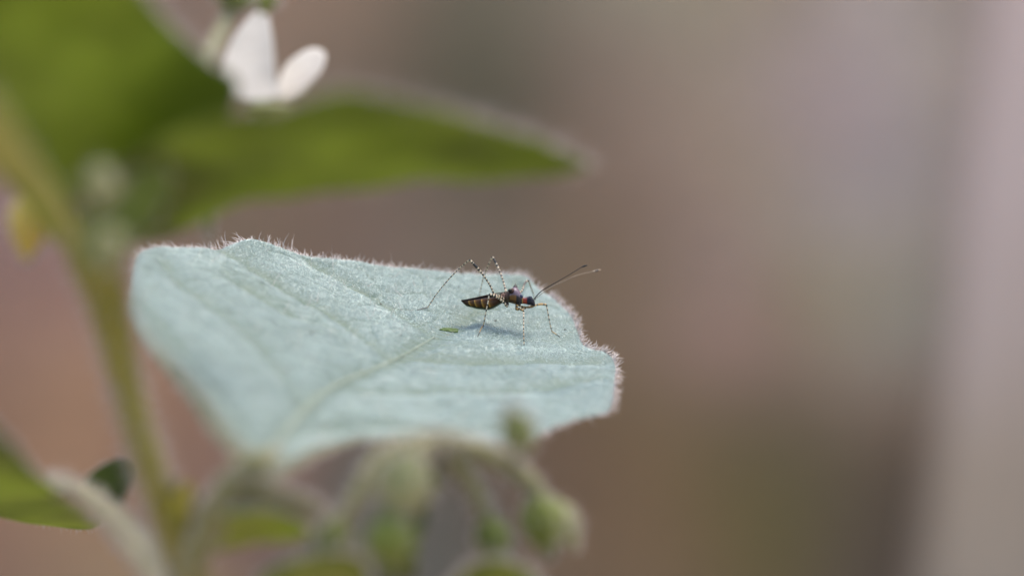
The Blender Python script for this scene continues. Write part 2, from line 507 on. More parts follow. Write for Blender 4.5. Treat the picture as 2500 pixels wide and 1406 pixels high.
def wall_build():
    """old rendered garden wall, coloured in large soft patches of grey, mauve, brown and green, uneven light corrected in the colour"""
    xs = np.concatenate([np.linspace(-2600, -420, 24, endpoint=False), np.linspace(-420, 420, 169), np.linspace(420, 2600, 25)[1:]])
    zs = np.concatenate([np.linspace(-6, 330, 85), np.linspace(330, 880, 14)[1:]])
    X, Z = np.meshgrid(xs, zs)
    K = np.array([(wx(a), wz(b), c, d, e) for a, b, c, d, e in WALL])
    wob = smooth_noise(X / 22, Z / 22, 71, 3) * 5; wob2 = smooth_noise(X / 22, Z / 22, 72, 3) * 5
    num = 0; den = 0
    for kx, kz, *c in K:
        w = np.exp(-(((X + wob - kx) / 21) ** 2 + ((Z + wob2 - kz) / 19) ** 2) * 0.5) + 2e-6 / (1 + ((X - kx) ** 2 + (Z - kz) ** 2) / 1e4)
        num = num + w[..., None] * np.array(c); den = den + w
    col = num / den[..., None] * (1 + 0.05 * smooth_noise(X / 9, Z / 9, 73, 4))[..., None]
    Y = FY + smooth_noise(X / 90, Z / 90, 74, 2) * 1.5
    mb = MB(); n = len(xs); m = len(zs)
    front = np.stack([X, Y, Z], -1).reshape(-1, 3); back = front + np.array([0, 120, 0]) - np.array([0, 1, 0]) * (front[:, 1:2] - FY)
    N_ = len(front)
    F_ = [(j * n + i, j * n + i + 1, (j + 1) * n + i + 1, (j + 1) * n + i) for j in range(m - 1) for i in range(n - 1)]
    F_ += [(N_ + j * n + i, N_ + (j + 1) * n + i, N_ + (j + 1) * n + i + 1, N_ + j * n + i + 1) for j in range(m - 1) for i in range(n - 1)]
    t = (m - 1) * n
    F_ += [(t + i, t + i + 1, N_ + t + i + 1, N_ + t + i) for i in range(n - 1)]
    F_ += [(j * n, (j + 1) * n, N_ + (j + 1) * n, N_ + j * n) for j in range(m - 1)] + [(j * n + n - 1, N_ + j * n + n - 1, N_ + (j + 1) * n + n - 1, (j + 1) * n + n - 1) for j in range(m - 1)]
    mb.add(np.concatenate([front, back]), F_, 0, np.clip(np.concatenate([col.reshape(-1, 3)] * 2), 0.01, 0.85))
    mt, nt, out = mat('mottled_plaster')
    at = nd(nt, 'ShaderNodeAttribute', attribute_name='tint')
    tc = nd(nt, 'ShaderNodeTexCoord'); ns_ = nd(nt, 'ShaderNodeTexNoise', Scale=120, Detail=8, Roughness=0.7)
    nt.links.new(tc.outputs['Object'], ns_.inputs['Vector'])
    mr = nd(nt, 'ShaderNodeMapRange'); mr.inputs['From Min'].default_value = 0.3; mr.inputs['From Max'].default_value = 0.7; mr.inputs['To Min'].default_value = 0.8; mr.inputs['To Max'].default_value = 1.2
    nt.links.new(ns_.outputs['Fac'], mr.inputs['Value'])
    hs = nd(nt, 'ShaderNodeVectorMath', operation='SCALE'); nt.links.new(at.outputs['Color'], hs.inputs[0]); nt.links.new(mr.outputs[0], hs.inputs['Scale'])
    p = nd(nt, 'ShaderNodeBsdfPrincipled', Roughness=0.9); nt.links.new(hs.outputs[0], p.inputs['Base Color'])
    nt.links.new(bump(nt, ns_.outputs['Fac'], 0.7, 0.003), p.inputs['Normal']); nt.links.new(p.outputs[0], out.inputs[0])
    o = mb.build('garden_wall', mt, None, colours=True)
    o['label'] = 'old plaster wall mottled mauve, brown and green far behind the plant'; o['category'] = 'wall'
wall_build()

# pale leaning post, right edge
def post_at():
    m = board_mat('pale_post_wood', alb(182, 163, 163, 1.9), alb(156, 136, 123, 1.9), wz(1250, 980), wz(350, 980))
    y = 985.0
    xb, xt = wx(2292, y), wx(2405, y)          # left edge at the rows 1406 and 0
    zb, zt = wz(1406, y), wz(0, y)
    sl = (xt - xb) / (zt - zb)
    t = thing('wooden_post', 'pale pinkish grey post leaning slightly right in front of the wall at the right edge', 'post', (xb - sl * zb, y, 0))
    mb = MB(); w = 62
    for (z0, z1) in ((-40, 940),):
        n = 10; v = []; f = []
        for i in range(n + 1):
            z = z0 + (z1 - z0) * i / n; x = xb + sl * (z - zb)
            sec = [(0, 3), (3, 0), (w - 3, 0), (w, 3), (w, 37), (w - 3, 40), (3, 40), (0, 37)]
            v += [(x + a, y + b, z) for a, b in sec]
        for i in range(n):
            for k in range(8):
                k2 = (k + 1) % 8; f.append((i * 8 + k, i * 8 + k2, i * 8 + 8 + k2, i * 8 + 8 + k))
        f.append(tuple(range(8))[::-1]); f.append(tuple(n * 8 + k for k in range(8)))
        mb.add(v, f)
    o = mb.build('timber', m, None, smooth=False); o.parent = t
    o.matrix_parent_inverse.translation = -t.location
post_at()

# ------------------------------------------------------------------ the downy plant
NEAR = 0.76                      # how far in front of the focal plane the near stems stand
PLANT_BASE = P(470, 1500, -68 * NEAR); PLANT_BASE = np.array([PLANT_BASE[0] + 12, PLANT_BASE[1] + 4, 0.0])
plant = thing('downy_plant', 'hairy garden plant with olive stem, pale blue-green broad leaf and white flower', 'plant', PLANT_BASE)

def sheet(outline, centre, dzf, nr=40, ns=240, thick=0.35, dispf=None, wob=0.0, cols=None, flip=False):
    o2 = catmull(outline, ns, closed=True)
    if wob:
        s = np.arange(ns) / ns * 6.283
        k = 1 + wob * smooth_noise(np.cos(s) * 9, np.sin(s) * 9, 5)
        o2 = np.asarray(centre) + (o2 - np.asarray(centre)) * k[:, None]
    tt = (np.arange(nr + 1) / nr) ** 0.9
    px = centre[0] + tt[:, None] * (o2[:, 0] - centre[0])[None]
    py = centre[1] + tt[:, None] * (o2[:, 1] - centre[1])[None]
    W = P(px, py, dzf(px, py))
    tin = np.zeros(px.shape)
    if dispf is not None:
        dd, tin = dispf(px, py, W, tt)
        W = W + dd[..., None] * np.array([0, 0, 1.0])
    # normals by finite differences
    du = np.gradient(W, axis=0); dv = np.roll(W, -1, 1) - np.roll(W, 1, 1)
    N = norm(np.cross(du, dv))
    if N[nr // 2:, :, 2].mean() < 0: N = -N
    N[0] = norm(N[1].mean(0))
    edge = np.clip((1 - tt) / 0.04, 0.15, 1)[:, None, None]
    top = W; bot = W - N * thick * edge
    mb = MB(); n = (nr + 1) * ns
    V = np.concatenate([top.reshape(-1, 3), bot.reshape(-1, 3)])
    f0, f1 = [], []
    for i in range(nr):
        for k in range(ns):
            k2 = (k + 1) % ns
            a, b, c, d = i * ns + k, i * ns + k2, (i + 1) * ns + k2, (i + 1) * ns + k
            if i == 0:
                f0.append((a, c, d)); f1.append((n + a, n + d, n + c))
            else:
                f0.append((a, b, c, d)); f1.append((n + a, n + d, n + c, n + b))
    rim = [((nr) * ns + k, nr * ns + (k + 1) % ns, n + nr * ns + (k + 1) % ns, n + nr * ns + k) for k in range(ns)]
    T = np.concatenate([tin.reshape(-1), tin.reshape(-1)])
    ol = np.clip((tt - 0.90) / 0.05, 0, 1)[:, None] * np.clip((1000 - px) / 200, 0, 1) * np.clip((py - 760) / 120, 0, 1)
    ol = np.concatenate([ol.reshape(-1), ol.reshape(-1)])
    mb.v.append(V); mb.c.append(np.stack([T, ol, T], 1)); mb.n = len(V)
    mb.f = f0 + f1 + rim; mb.m = [0] * len(f0) + [1] * len(f1) + [0] * len(rim)
    return mb, W, N, o2

def rim_hairs(W, N, count, length, radius, up=0.4, dens=None, skip=None):
    """hairs round the margin of a sheet"""
    E = W[-1]; I = W[-4]; ns = len(E)
    u = rng.random(count) * ns; i = u.astype(int) % ns; j = (i + 1) % ns; fr = (u % 1)[:, None]
    b = E[i] * (1 - fr) + E[j] * fr
    if skip is not None:
        keep = ~(skip[i] & (rng.random(count) < 0.75)); i, j, fr, b = i[keep], j[keep], fr[keep], b[keep]; count = len(i)
    if dens is not None:
        keep = np.array([px_of(q)[0] > dens for q in E])[i]
        i, j, fr, b = i[keep], j[keep], fr[keep], b[keep]; count = len(i)
    outd = norm(E[i] - I[i])
    d = outd * (0.5 + rng.random((count, 1)) * 0.7) + N[-1][i] * (up + rng.normal(size=(count, 1)) * 0.5) + rng.normal(size=(count, 3)) * 0.3
    L = length * (0.35 + 0.9 * rng.random(count) ** 1.6)
    mb = MB(); spikes(mb, b - outd * 0.08, d, L, radius, 0.28, 3)
    return mb

def stuff(o):
    o['kind'] = 'stuff'; return o

# --- broad leaf that carries the insect
YF = ([200, 300, 600, 800, 1000, 1200, 1450, 1600], [415, 470, 592, 692, 772, 820, 860, 880])
def leaf_dz(px, py):
    px = np.asarray(px, float); py = np.asarray(py, float)
    yf = np.interp(px, *YF)
    yf = (yf + np.interp(px - 60, *YF) + np.interp(px + 60, *YF)) / 3
    sn = np.interp(px, [300, 900, 1500], [0.105, 0.11, 0.14])
    d = py - yf
    w = 0.5 + 0.5 * np.tanh(d / 50)
    return -d * (sn * w + 0.085 * (1 - w))

leaf_outline = [(320, 700), (326, 650), (338, 615), (368, 600), (430, 599), (520, 602), (565, 597), (600, 590), (650, 595), (700, 609), (760, 622),
    (850, 633), (950, 649), (1050, 661), (1150, 666), (1255, 664), (1290, 672), (1320, 702), (1360, 733), (1395, 768), (1412, 805),
    (1425, 835), (1455, 853), (1488, 862), (1503, 888), (1501, 930), (1497, 978), (1480, 1003), (1420, 1018), (1360, 1038),
    (1290, 1075), (1200, 1092), (1100, 1085), (1000, 1070), (920, 1068), (860, 1076), (780, 1104), (700, 1134), (655, 1142), (605, 1120),
    (545, 1062), (482, 985), (425, 908), (372, 850), (335, 800), (318, 745)]
VEINS = [
    [(640, 1130), (740, 1000), (820, 940), (960, 880), (1100, 800), (1190, 745), (1262, 690)],
    [(745, 990), (650, 860), (545, 765), (440, 690), (400, 640)],
    [(650, 1100), (520, 940), (420, 830), (350, 740)],
    [(960, 878), (830, 780), (690, 700), (590, 640), (540, 610)],
    [(1060, 822), (950, 745), (850, 690), (760, 640)],
    [(825, 940), (950, 952), (1150, 955), (1330, 945), (1470, 920)],
    [(985, 868), (1150, 882), (1330, 880), (1450, 880)],
    [(690, 1055), (850, 1035), (1050, 1040), (1250, 1040)],
    [(600, 700), (660, 740), (700, 760)],
]
VW = []
for vpts in VEINS:
    c2 = catmull(vpts, 60)
    VW.append(P(c2[:, 0], c2[:, 1], leaf_dz(c2[:, 0], c2[:, 1])))

_seed = np.random.default_rng(5)
CELLS = np.stack([_seed.uniform(-32, 14, 420), _seed.uniform(170, 275, 420)], 1)
def cell_edge(x, y):
    d1 = np.full(x.shape, 1e9); d2 = d1.copy()
    xx = x + 0.5 * smooth_noise(x / 1.5, y / 1.5, 81, 2); yy = y + 0.5 * smooth_noise(x / 1.5, y / 1.5, 82, 2)
    for cx, cy in CELLS:
        d = np.hypot(xx - cx, yy - cy)
        d2 = np.minimum(d2, np.maximum(d, d1)); d1 = np.minimum(d1, d)
    return d2 - d1
def leaf_disp(px, py, W, tt):
    flat = W.reshape(-1, 3)
    best = np.full(len(flat), 1e9)
    for k, vw in enumerate(VW):
        d = np.full(len(flat), 1e9)
        for q in vw:
            d = np.minimum(d, (flat[:, 0] - q[0]) ** 2 + (flat[:, 1] - q[1]) ** 2)
        d = np.sqrt(d) + (0.0 if k == 0 else 0.15)
        best = np.minimum(best, d)
    best = best.reshape(px.shape)
    h = 0.48 * (1 - np.exp(-(best / 1.5) ** 2)) - 0.33
    x, y = W[..., 0], W[..., 1]
    h += 0.15 * smooth_noise(x / 1.8, y / 2.2, 9, 4) + 0.045 * smooth_noise(x * 2.5, y * 2.5, 4, 2)
    near = np.clip((860 - px) / 260, 0, 1) * np.clip((py - 800) / 120, 0, 1)   # lower left margin hangs down
    h -= 1.1 * near * np.clip((tt - 0.95) / 0.05, 0, 1)[:, None] ** 1.5
    net = np.exp(-(cell_edge(x, y) / 0.28) ** 2)      # the finer vein network
    h -= 0.07 * net
    # far ridge bulge by the hairy crest, edge scallops, rolled margin
    h += 0.5 * np.exp(-((px - 620) / 60) ** 2 - ((py - 600) / 22) ** 2)
    edge = np.clip((tt - 0.955) / 0.045, 0, 1)[:, None]
    h = h * (1 - 0.5 * edge) - 0.25 * edge ** 2
    tin = np.exp(-(best / 0.85) ** 2) * 1.0 + 0.45 * np.clip(smooth_noise(x / 2.2, y / 4, 21, 3), 0, 1)
    tin = tin + 0.40 * net
    return h, np.clip(tin, 0, 1)

NR, NS = 150, 640
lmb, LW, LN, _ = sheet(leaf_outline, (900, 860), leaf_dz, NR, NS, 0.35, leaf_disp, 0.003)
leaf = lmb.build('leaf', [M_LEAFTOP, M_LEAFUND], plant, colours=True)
leaf['label'] = 'broad pale blue-green downy leaf with hairy margin'
bvh = BVHTree.FromPolygons([tuple(v) for v in LW.reshape(-1, 3)],
    [(i * NS + k, i * NS + (k + 1) % NS, (i + 1) * NS + (k + 1) % NS, (i + 1) * NS + k) for i in range(1, NR) for k in range(NS)])
def on_leaf(px, py, lift=0.0):
    q = P(px, py, 0.0); d = norm(q - CAM)
    hit = bvh.ray_cast(Vector(CAM), Vector(d))
    if hit[0] is None: return P(px, py, leaf_dz(px, py))
    return np.array(hit[0]) - d * lift
def px_of(p):
    d = p - CAM; z = d @ FWD
    return (1250 + (d @ RGT) / z / KPX, 703 - (d @ UPV) / z / KPX)
def dz_of(p):
    return float(np.dot(p - CAM, FWD) - FOCUS)

LEAF_TIN = lmb.c[0][:(NR + 1) * NS, 0].reshape(NR + 1, NS)
LEAF_LOW = np.array([px_of(q)[0] < 900 and px_of(q)[1] > 800 for q in LW[-1]])
hm = rim_hairs(LW, LN, 1500, 0.8, 0.05, 0.5, None, LEAF_LOW)
# a crest of longer hairs where the margin rises, and at the lobe on the right
def extra_rim(x0, x1, ymax, n, L, rad, ymin=0):
    ok = [k for k in range(NS) if x0 < px_of(LW[-1, k])[0] < x1 and ymin < px_of(LW[-1, k])[1] < ymax]
    i = np.array(ok)[rng.integers(0, len(ok), n)]
    outd = norm(LW[-1, i] - LW[-5, i])
    d = outd * 0.8 + np.array([0.15, 0, 0.9]) * 0.8 + rng.normal(size=(n, 3)) * 0.35
    mb_ = MB(); spikes(mb_, LW[-1, i] - outd * 0.1 * rng.random((n, 1)), d, L * (0.4 + 0.8 * rng.random(n)), rad, 0.35, 4)
    hm.v += mb_.v; hm.f += [tuple(q + hm.n for q in f) for f in mb_.f]; hm.m += mb_.m; hm.c += mb_.c; hm.n += mb_.n
extra_rim(490, 720, 640, 46, 1.25, 0.055)
extra_rim(700, 1300, 680, 110, 0.7, 0.05)
extra_rim(1340, 1520, 880, 200, 0.85, 0.055, 700)
extra_rim(1440, 1520, 1010, 120, 0.85, 0.055, 850)
stuff(hm.build('hairs', M_HAIR, leaf))

# short down all over the upper face
def down(count, lo, hi, rad, lean, L):
    tri_i = rng.integers(int(NR * 0.03), NR, count); k = rng.integers(0, NS, count)
    wgt = rng.random(count) < (tri_i / NR)
    wgt &= rng.random(count) > LEAF_TIN[tri_i, k] * 0.9      # grooves are barer
    wgt &= ~((tri_i > NR * (0.90 + 0.04 * rng.random(count))) & (LEAF_LOW[k]))
    tri_i, k = tri_i[wgt], k[wgt]; k2 = (k + 1) % NS; n = len(k)
    a = rng.random((n, 1)); b = rng.random((n, 1))
    p = (LW[tri_i - 1, k] * (1 - b) + LW[tri_i, k] * b) * (1 - a) + (LW[tri_i - 1, k2] * (1 - b) + LW[tri_i, k2] * b) * a
    d = LN[tri_i, k] + rng.normal(size=(n, 3)) * lean
    mb_ = MB(); spikes(mb_, p - LN[tri_i, k] * 0.01, d, L * (0.5 + rng.random(n)), rad * (0.6 + 0.8 * rng.random(n)), 0.2, 1)
    return mb_
stuff(down(210000, 0, 0, 0.038, 0.6, 0.09).build('down', M_FUZZ, leaf))
stuff(down(9000, 0, 0, 0.012, 0.6, 0.42).build('soft_hairs', M_FUZZ, leaf))
stuff(down(420, 0, 0, 0.022, 1.0, 1.5).build('loose_fibres', M_HAIR, leaf))
# specks of dirt caught in the down
sp_ = MB()
for a_, b_, r_ in [(1210, 783, .10), (1380, 805, .09), (1188, 775, .05), (760, 812, .12), (930, 742, .07), (1010, 905, .10), (860, 700, .06), (700, 905, .12), (1330, 905, .08),
                   (1120, 700, .07), (560, 760, .12), (1240, 960, .09), (980, 820, .05), (1405, 880, .06), (640, 690, .07)]:
    q_ = on_leaf(a_, b_, 0.03); v, f = ellipsoid_geo(q_, RGT * r_ * 1.3, UPV * r_ * .7, FWD * r_, 5, 7); sp_.add(np.array(v) + rng.normal(size=(len(v), 3)) * r_ * .12, f)
stuff(sp_.build('dirt_specks', M_DIRT, leaf))

# midrib
mr_pts = catmull(VEINS[0][:5], 90)
mpath = np.array([on_leaf(a, b) for a, b in mr_pts[2:] if a < 1066]) + np.array([0, 0, 0.02])
for _ in range(3): mpath[1:-1] = (mpath[:-2] + mpath[1:-1] * 2 + mpath[2:]) / 4
mb = MB(); v, f = tube_geo(mpath, np.linspace(0.26, 0.07, len(mpath)), 8); mb.add(v, f)
mb.build('midrib', M_MIDRIB, leaf)
# the bare green nick below the insect
nick = [(1072, 805), (1084, 801.5), (1098, 802), (1108, 803.5), (1119, 804.5), (1118, 811.5), (1104, 812), (1094, 809), (1082, 808)]
c = on_leaf(1096, 806.5, 0.0)
mb = MB(); nn = len(nick)
ring = [on_leaf(a, b) + np.array([0, 0, 0.07]) for a, b in nick]
low = [q - np.array([0, 0, 0.2]) for q in ring]
mb.add([c + np.array([0, 0, 0.11])] + ring + low, [(0, 1 + k, 1 + (k + 1) % nn) for k in range(nn)] + [(1 + k, 1 + nn + k, 1 + nn + (k + 1) % nn, 1 + (k + 1) % nn) for k in range(nn)])
o = mb.build('bare_patch', M_BARE, leaf, smooth=False); o['label'] = 'small bare bright green nick'

# --- stems of the plant
def stem(pts, rads, name, m, parent, hairs=0, hl=1.0, seg=14, n=60, hr=0.035, sub='hairs'):
    q = catmull([(a, b, c) for a, b, c in pts], n)
    path = P(q[:, 0], q[:, 1], q[:, 2] * NEAR)
    rr = np.interp(np.linspace(0, 1, n), np.linspace(0, 1, len(rads)), rads)
    mb = MB(); v, f = tube_geo(path, rr, seg); mb.add(v, f)
    o = mb.build(name, m, parent)
    if hairs:
        hb = MB(); hairs_on_tube(hb, path, rr, hairs, hl, hr)
        stuff(hb.build(sub, M_HAIR, o))
    return o, path

q = catmull([(232, 570, -74), (238, 640, -74), (262, 740, -74), (300, 900, -73), (350, 1090, -72), (400, 1240, -71), (452, 1400, -70)], 70)
mp_ = P(q[:, 0], q[:, 1], q[:, 2] * NEAR + 2)
tail = catmull([mp_[-1], mp_[-1] + (mp_[-1] - mp_[-6]) * 1.5, PLANT_BASE + np.array([-2, 0, 160]), PLANT_BASE + np.array([0, 0, -3])], 50)
full = np.concatenate([mp_, tail[1:]])
rr = np.concatenate([np.interp(np.arange(70), [0, 12, 30, 69], [2.4, 1.45, 1.0, 1.05]), np.linspace(1.15, 1.8, 49)])
mb = MB(); v, f = tube_geo(full, rr, 16); mb.add(v, f)
main_stem = mb.build('stem', M_STEM, plant)
hb = MB(); hairs_on_tube(hb, mp_, rr[:70], 2200, 1.3, 0.026); stuff(hb.build('hairs', M_HAIR, main_stem))

# petiole of the broad leaf runs back to the stem
stem([(665, 1110, (dz_of(on_leaf(665, 1110)) + .3) / NEAR), (630, 1130, -74), (600, 1150, -74), (560, 1190, -74), (500, 1310, -72), (455, 1410, -70)], [0.6, 1.0, 1.1, 1.0, 0.8], 'petiole', M_PALESTEM, plant, 300, 0.9)
# the pale hairy branch to the lower left leaf
stem([(445, 1460, -68), (400, 1400, -62), (320, 1310, -54), (250, 1240, -50), (190, 1200, -48), (120, 1172, -46)], [1.4, 1.35, 1.15, 0.95, 0.75, 0.5], 'branch', M_WOOLLY, plant, 1500, 0.9)

# --- upper leaves (seen from below, light shining through)
def lerp_dz(ya, da, yb, db, xk=0.0, x0=0.0):
    da, db = da * NEAR, db * NEAR
    return lambda px, py: da + (np.asarray(py, float) - ya) / (yb - ya) * (db - da) + (np.asarray(px, float) - x0) * xk
def quilt(amp, seed):
    def f(px, py, W, tt):
        x, y = W[..., 0], W[..., 1]
        return amp * smooth_noise(x / 4, y / 6, seed, 3), np.zeros(px.shape)
    return f
long_outline = [(215, 520), (300, 400), (420, 320), (560, 262), (700, 243), (880, 238), (1050, 268), (1220, 322), (1350, 372), (1438, 408),
                (1360, 434), (1200, 441), (1020, 438), (860, 446), (700, 466), (590, 492), (500, 532), (400, 570), (300, 590), (230, 570)]
m1, W1, N1, _ = sheet(long_outline, (680, 370), lerp_dz(240, -98, 480, -72, 0.004, 700), 30, 260, 0.4, quilt(1.1, 31), 0.0)
lf = m1.build('leaf', [M_UPPER, M_UPUND], plant); lf['label'] = 'long narrow olive green leaf pointing right'
stuff(rim_hairs(W1, N1, 1500, 1.5, 0.018, 0.35, 650).build('hairs', M_HAIR, lf))
big_outline = [(-360, -300), (60, -340), (250, -160), (350, 0), (415, 95), (505, 190), (580, 262), (560, 340), (480, 430), (400, 520), (300, 600), (200, 610),
               (120, 560), (40, 470), (-60, 360), (-220, 240), (-380, -80)]
m2, W2, N2, _ = sheet(big_outline, (120, 120), lerp_dz(-200, -104, 560, -70, 0.01, 200), 30, 260, 0.4, quilt(1.6, 37), 0.0)
lf = m2.build('leaf', [M_UPPER, M_UPUND], plant); lf['label'] = 'large olive green leaf filling the upper left corner'
stuff(rim_hairs(W2, N2, 1800, 1.0, 0.02, 0.3, 320).build('hairs', M_HAIR, lf))
# yellowish folded leaf along the left edge
fold = [(-150, 170), (-20, 240), (45, 330), (105, 420), (160, 515), (195, 590), (168, 600), (118, 530), (50, 460), (-40, 420), (-170, 380)]
m3, W3, N3, _ = sheet(fold, (10, 380), lerp_dz(150, -112, 600, -92), 16, 140, 0.4, quilt(0.4, 41), 0.0)
M_KHAKI = leafy('yellowing_leaf', (0.30, 0.31, 0.08), (0.42, 0.40, 0.13), (0.65, 0.62, 0.15), 100, 0.35, 0.6, 0.2)
lf = m3.build('leaf', [M_KHAKI, M_KHAKI], plant); lf['label'] = 'folded yellow-green leaf at the left edge'
stuff(rim_hairs(W3, N3, 300, 1.0, 0.022, 0.3).build('hairs', M_HAIR, lf))
# dark pocket of small leaves at the stem head
pk = [(330, 420), (400, 400), (420, 450), (390, 520), (340, 580), (290, 640), (225, 660), (180, 600), (190, 540), (240, 500), (290, 460)]
m4, W4, N4, _ = sheet(pk, (300, 540), lerp_dz(300, -86, 660, -88), 14, 120, 0.4, quilt(0.3, 43), 0.0)
lf = m4.build('leaf', [M_SEPAL, M_SEPAL], plant); lf['label'] = 'dark small leaf at the head of the stem'
stuff(rim_hairs(W4, N4, 150, 0.8, 0.024, 0.3).build('hairs', M_HAIR, lf))

# lower left leaf, its lower margin nearly in focus
ll = [(-160, 1010), (-40, 1035), (30, 1085), (90, 1150), (160, 1200), (240, 1250), (236, 1276), (170, 1280), (80, 1268), (0, 1254), (-120, 1240), (-200, 1130)]
m5, W5, N5, _ = sheet(ll, (20, 1180), lambda px, py: np.interp(py, [1000, 1080, 1180, 1240, 1290], [-72, -62, -45, -20, -3]), 24, 200, 0.4, quilt(0.3, 47), 0.0)
lf = m5.build('leaf', [M_YOUNG, M_UPUND], plant); lf['label'] = 'lower left leaf tapering into the pale branch'
stuff(rim_hairs(W5, N5, 2000, 0.75, 0.03, 0.1).build('hairs', M_HAIR, lf))
sl = [(205, 1172), (240, 1138), (296, 1116), (326, 1146), (318, 1192), (290, 1242), (258, 1226), (222, 1200)]
stem([(240, 1235, -50), (245, 1215, -47), (262, 1195, -42)], [.4, .35, .3], 'petiole', M_SEPAL, plant, 0)
m6, W6, N6, _ = sheet(sl, (276, 1172), lerp_dz(1118, -32, 1238, -46), 10, 90, 0.35, quilt(0.2, 53), 0.0)
lf = m6.build('leaf', [M_DARKLEAF, M_DARKLEAF], plant); lf['label'] = 'small dark green leaf beside the stem'
stuff(rim_hairs(W6, N6, 260, 0.6, 0.022, 0.3).build('hairs', M_HAIR, lf))

# --- white flower, upper left
def petal(outline, centre, dzf, name, parent, m, cup):
    def f(px, py, W, tt):
        return cup * (tt[:, None] ** 2) * np.ones(px.shape), np.zeros(px.shape)
    mb_, W, N, _ = sheet(outline, centre, dzf, 12, 90, 0.25, f, 0.0)
    return mb_.build(name, m, parent)
fl = MB(); v, f = ellipsoid_geo(P(655, 262, -42), P(655, 246, -42) - P(655, 262, -42), P(712, 262, -42) - P(655, 262, -42), FWD * 1.8); fl.add(v, f)
flower = fl.build('flower', M_PALEBUD, plant); flower['label'] = 'white flower with two upright petals'
petal([(542, 200), (546, 160), (562, 115), (592, 70), (628, 36), (652, 44), (662, 80), (668, 130), (673, 195), (684, 240), (640, 256), (590, 252), (556, 232)], (615, 160), lerp_dz(38, -40, 250, -48), 'petal', flower, M_PETAL, 0.3)
petal([(672, 240), (680, 205), (700, 165), (740, 135), (772, 127), (795, 142), (786, 176), (757, 210), (722, 240), (690, 252)], (730, 190), lerp_dz(130, -38, 248, -46), 'petal', flower, M_PETAL, 0.3)
stem([(650, 262, -54), (600, 330, -45), (500, 420, -60), (330, 540, -72)], [0.5, 0.5, 0.6, 0.7], 'pedicel', M_PALESTEM, plant, 300, .8)

# --- buds and bracts
def bud(centre, tip, width, name, m, parent, depth, lobes=5, hairs=500, hl=0.8, hr=0.028, label=None):
    depth = depth * NEAR
    """teardrop calyx with ridged sepals; centre and tip are photograph positions, width in photograph pixels"""
    a = P(*centre, depth); b = P(*tip, depth); ax = b - a; L = np.linalg.norm(ax); t = ax / L
    w = width * KPX * (FOCUS + depth) / 2
    s1 = norm(np.cross(t, FWD)); s2 = np.cross(t, s1)
    nu, nv_ = 20, 30; v = []; f = []; nrm = []
    for i in range(nu + 1):
        u = i / nu; prof = math.sin(math.pi * min(1, u * 1.02 + 0.0)) ** 0.8 * (1.15 - 0.55 * u) + 0.03
        for k in range(nv_):
            b_ = 2 * math.pi * k / nv_
            r_ = w * prof * (1 + 0.12 * math.cos(lobes * b_))
            dd = math.cos(b_) * s1 + math.sin(b_) * s2
            v.append(a + ax * u + dd * r_); nrm.append(dd)
    for i in range(nu):
        for k in range(nv_):
            k2 = (k + 1) % nv_
            f.append((i * nv_ + k, i * nv_ + k2, (i + 1) * nv_ + k2, (i + 1) * nv_ + k))
    mb_ = MB(); mb_.add(v, f)
    o = mb_.build(name, m, parent)
    if label: o['label'] = label
    if hairs:
        idx = rng.integers(0, len(v), hairs); hb_ = MB()
        spikes(hb_, np.array(v)[idx], np.array(nrm)[idx] + rng.normal(size=(hairs, 3)) * .4, hl * (.4 + .8 * rng.random(hairs)), hr, .25, 2)
        stuff(hb_.build('hairs', M_HAIR, o))
    return o
bud((78, 462), (62, 640), 104, 'flower_bud', M_YELLOW, plant, -62, label='yellow drooping bud')
stem([(82, 476, -62), (110, 440, -68), (180, 470, -74), (230, 570, -74)], [.35, .35, .4, .6], 'pedicel', M_PALESTEM, plant)
bud((252, 400), (236, 510), 84, 'flower_bud', M_PALEBUD, plant, -96, hairs=150, label='pale bud in front of the upper leaves')
bud((272, 555), (262, 650), 74, 'flower_bud', M_PALEBUD, plant, -98, hairs=150, label='pale bud at the top of the stem')
bud((505, 470), (512, 590), 30, 'flower_bud', M_PALESTEM, plant, -50, hairs=200, label='slender hanging pale bud under the long leaf')
bud((560, 30), (590, -70), 110, 'flower_bud', M_SEPAL, plant, -55, label='green bud cut by the upper edge')
bud((640, 35), (665, -60), 55, 'flower_bud', M_YOUNG, plant, -50)
stem([(560, 30, -55), (520, 120, -62), (470, 200, -70), (330, 420, -74), (235, 580, -74)], [.5, .5, .6, .7, .8], 'pedicel', M_PALESTEM, plant, 300, .8)

# ------------------------------------------------------------------ second plant: arching cyme of nodding buds in front
BB = P(930, 1500, -78 * NEAR); BB = np.array([BB[0] + 6, BB[1] + 6, 0.0])
cyme = thing('budding_plant', 'hairy stem with nodding green buds arching up in front of the pale leaf', 'plant', BB)
A = (1075, 1078)
pt = catmull([BB + np.array([0, 0, -3]), BB + np.array([4, -2, 150]), P(960, 1560, -76 * NEAR), P(1000, 1400, -66 * NEAR), P(1015, 1290, -62 * NEAR), P(1048, 1170, -61 * NEAR), P(1068, 1110, -62 * NEAR), P(*A, -64 * NEAR)], 80)
mb = MB(); v, f = tube_geo(pt, np.linspace(1.5, 0.55, 80), 12); mb.add(v, f)
st = mb.build('stem', M_DARKLEAF, cyme)
hb = MB(); hairs_on_tube(hb, pt[40:], 0.7, 700, 0.9, 0.028); stuff(hb.build('hairs', M_HAIR, st))
stem([(*A, -64), (990, 1088, -66), (930, 1120, -68), (880, 1200, -70), (820, 1300, -72), (770, 1330, -72)], [.65, .65, .7, .65, .6, .6], 'pedicel', M_PALESTEM, cyme, 450, .9)
stem([(*A, -64), (1030, 1100, -66), (985, 1140, -68), (970, 1180, -69)], [.7, .7, .7, .7], 'pedicel', M_PALESTEM, cyme, 400, .9)
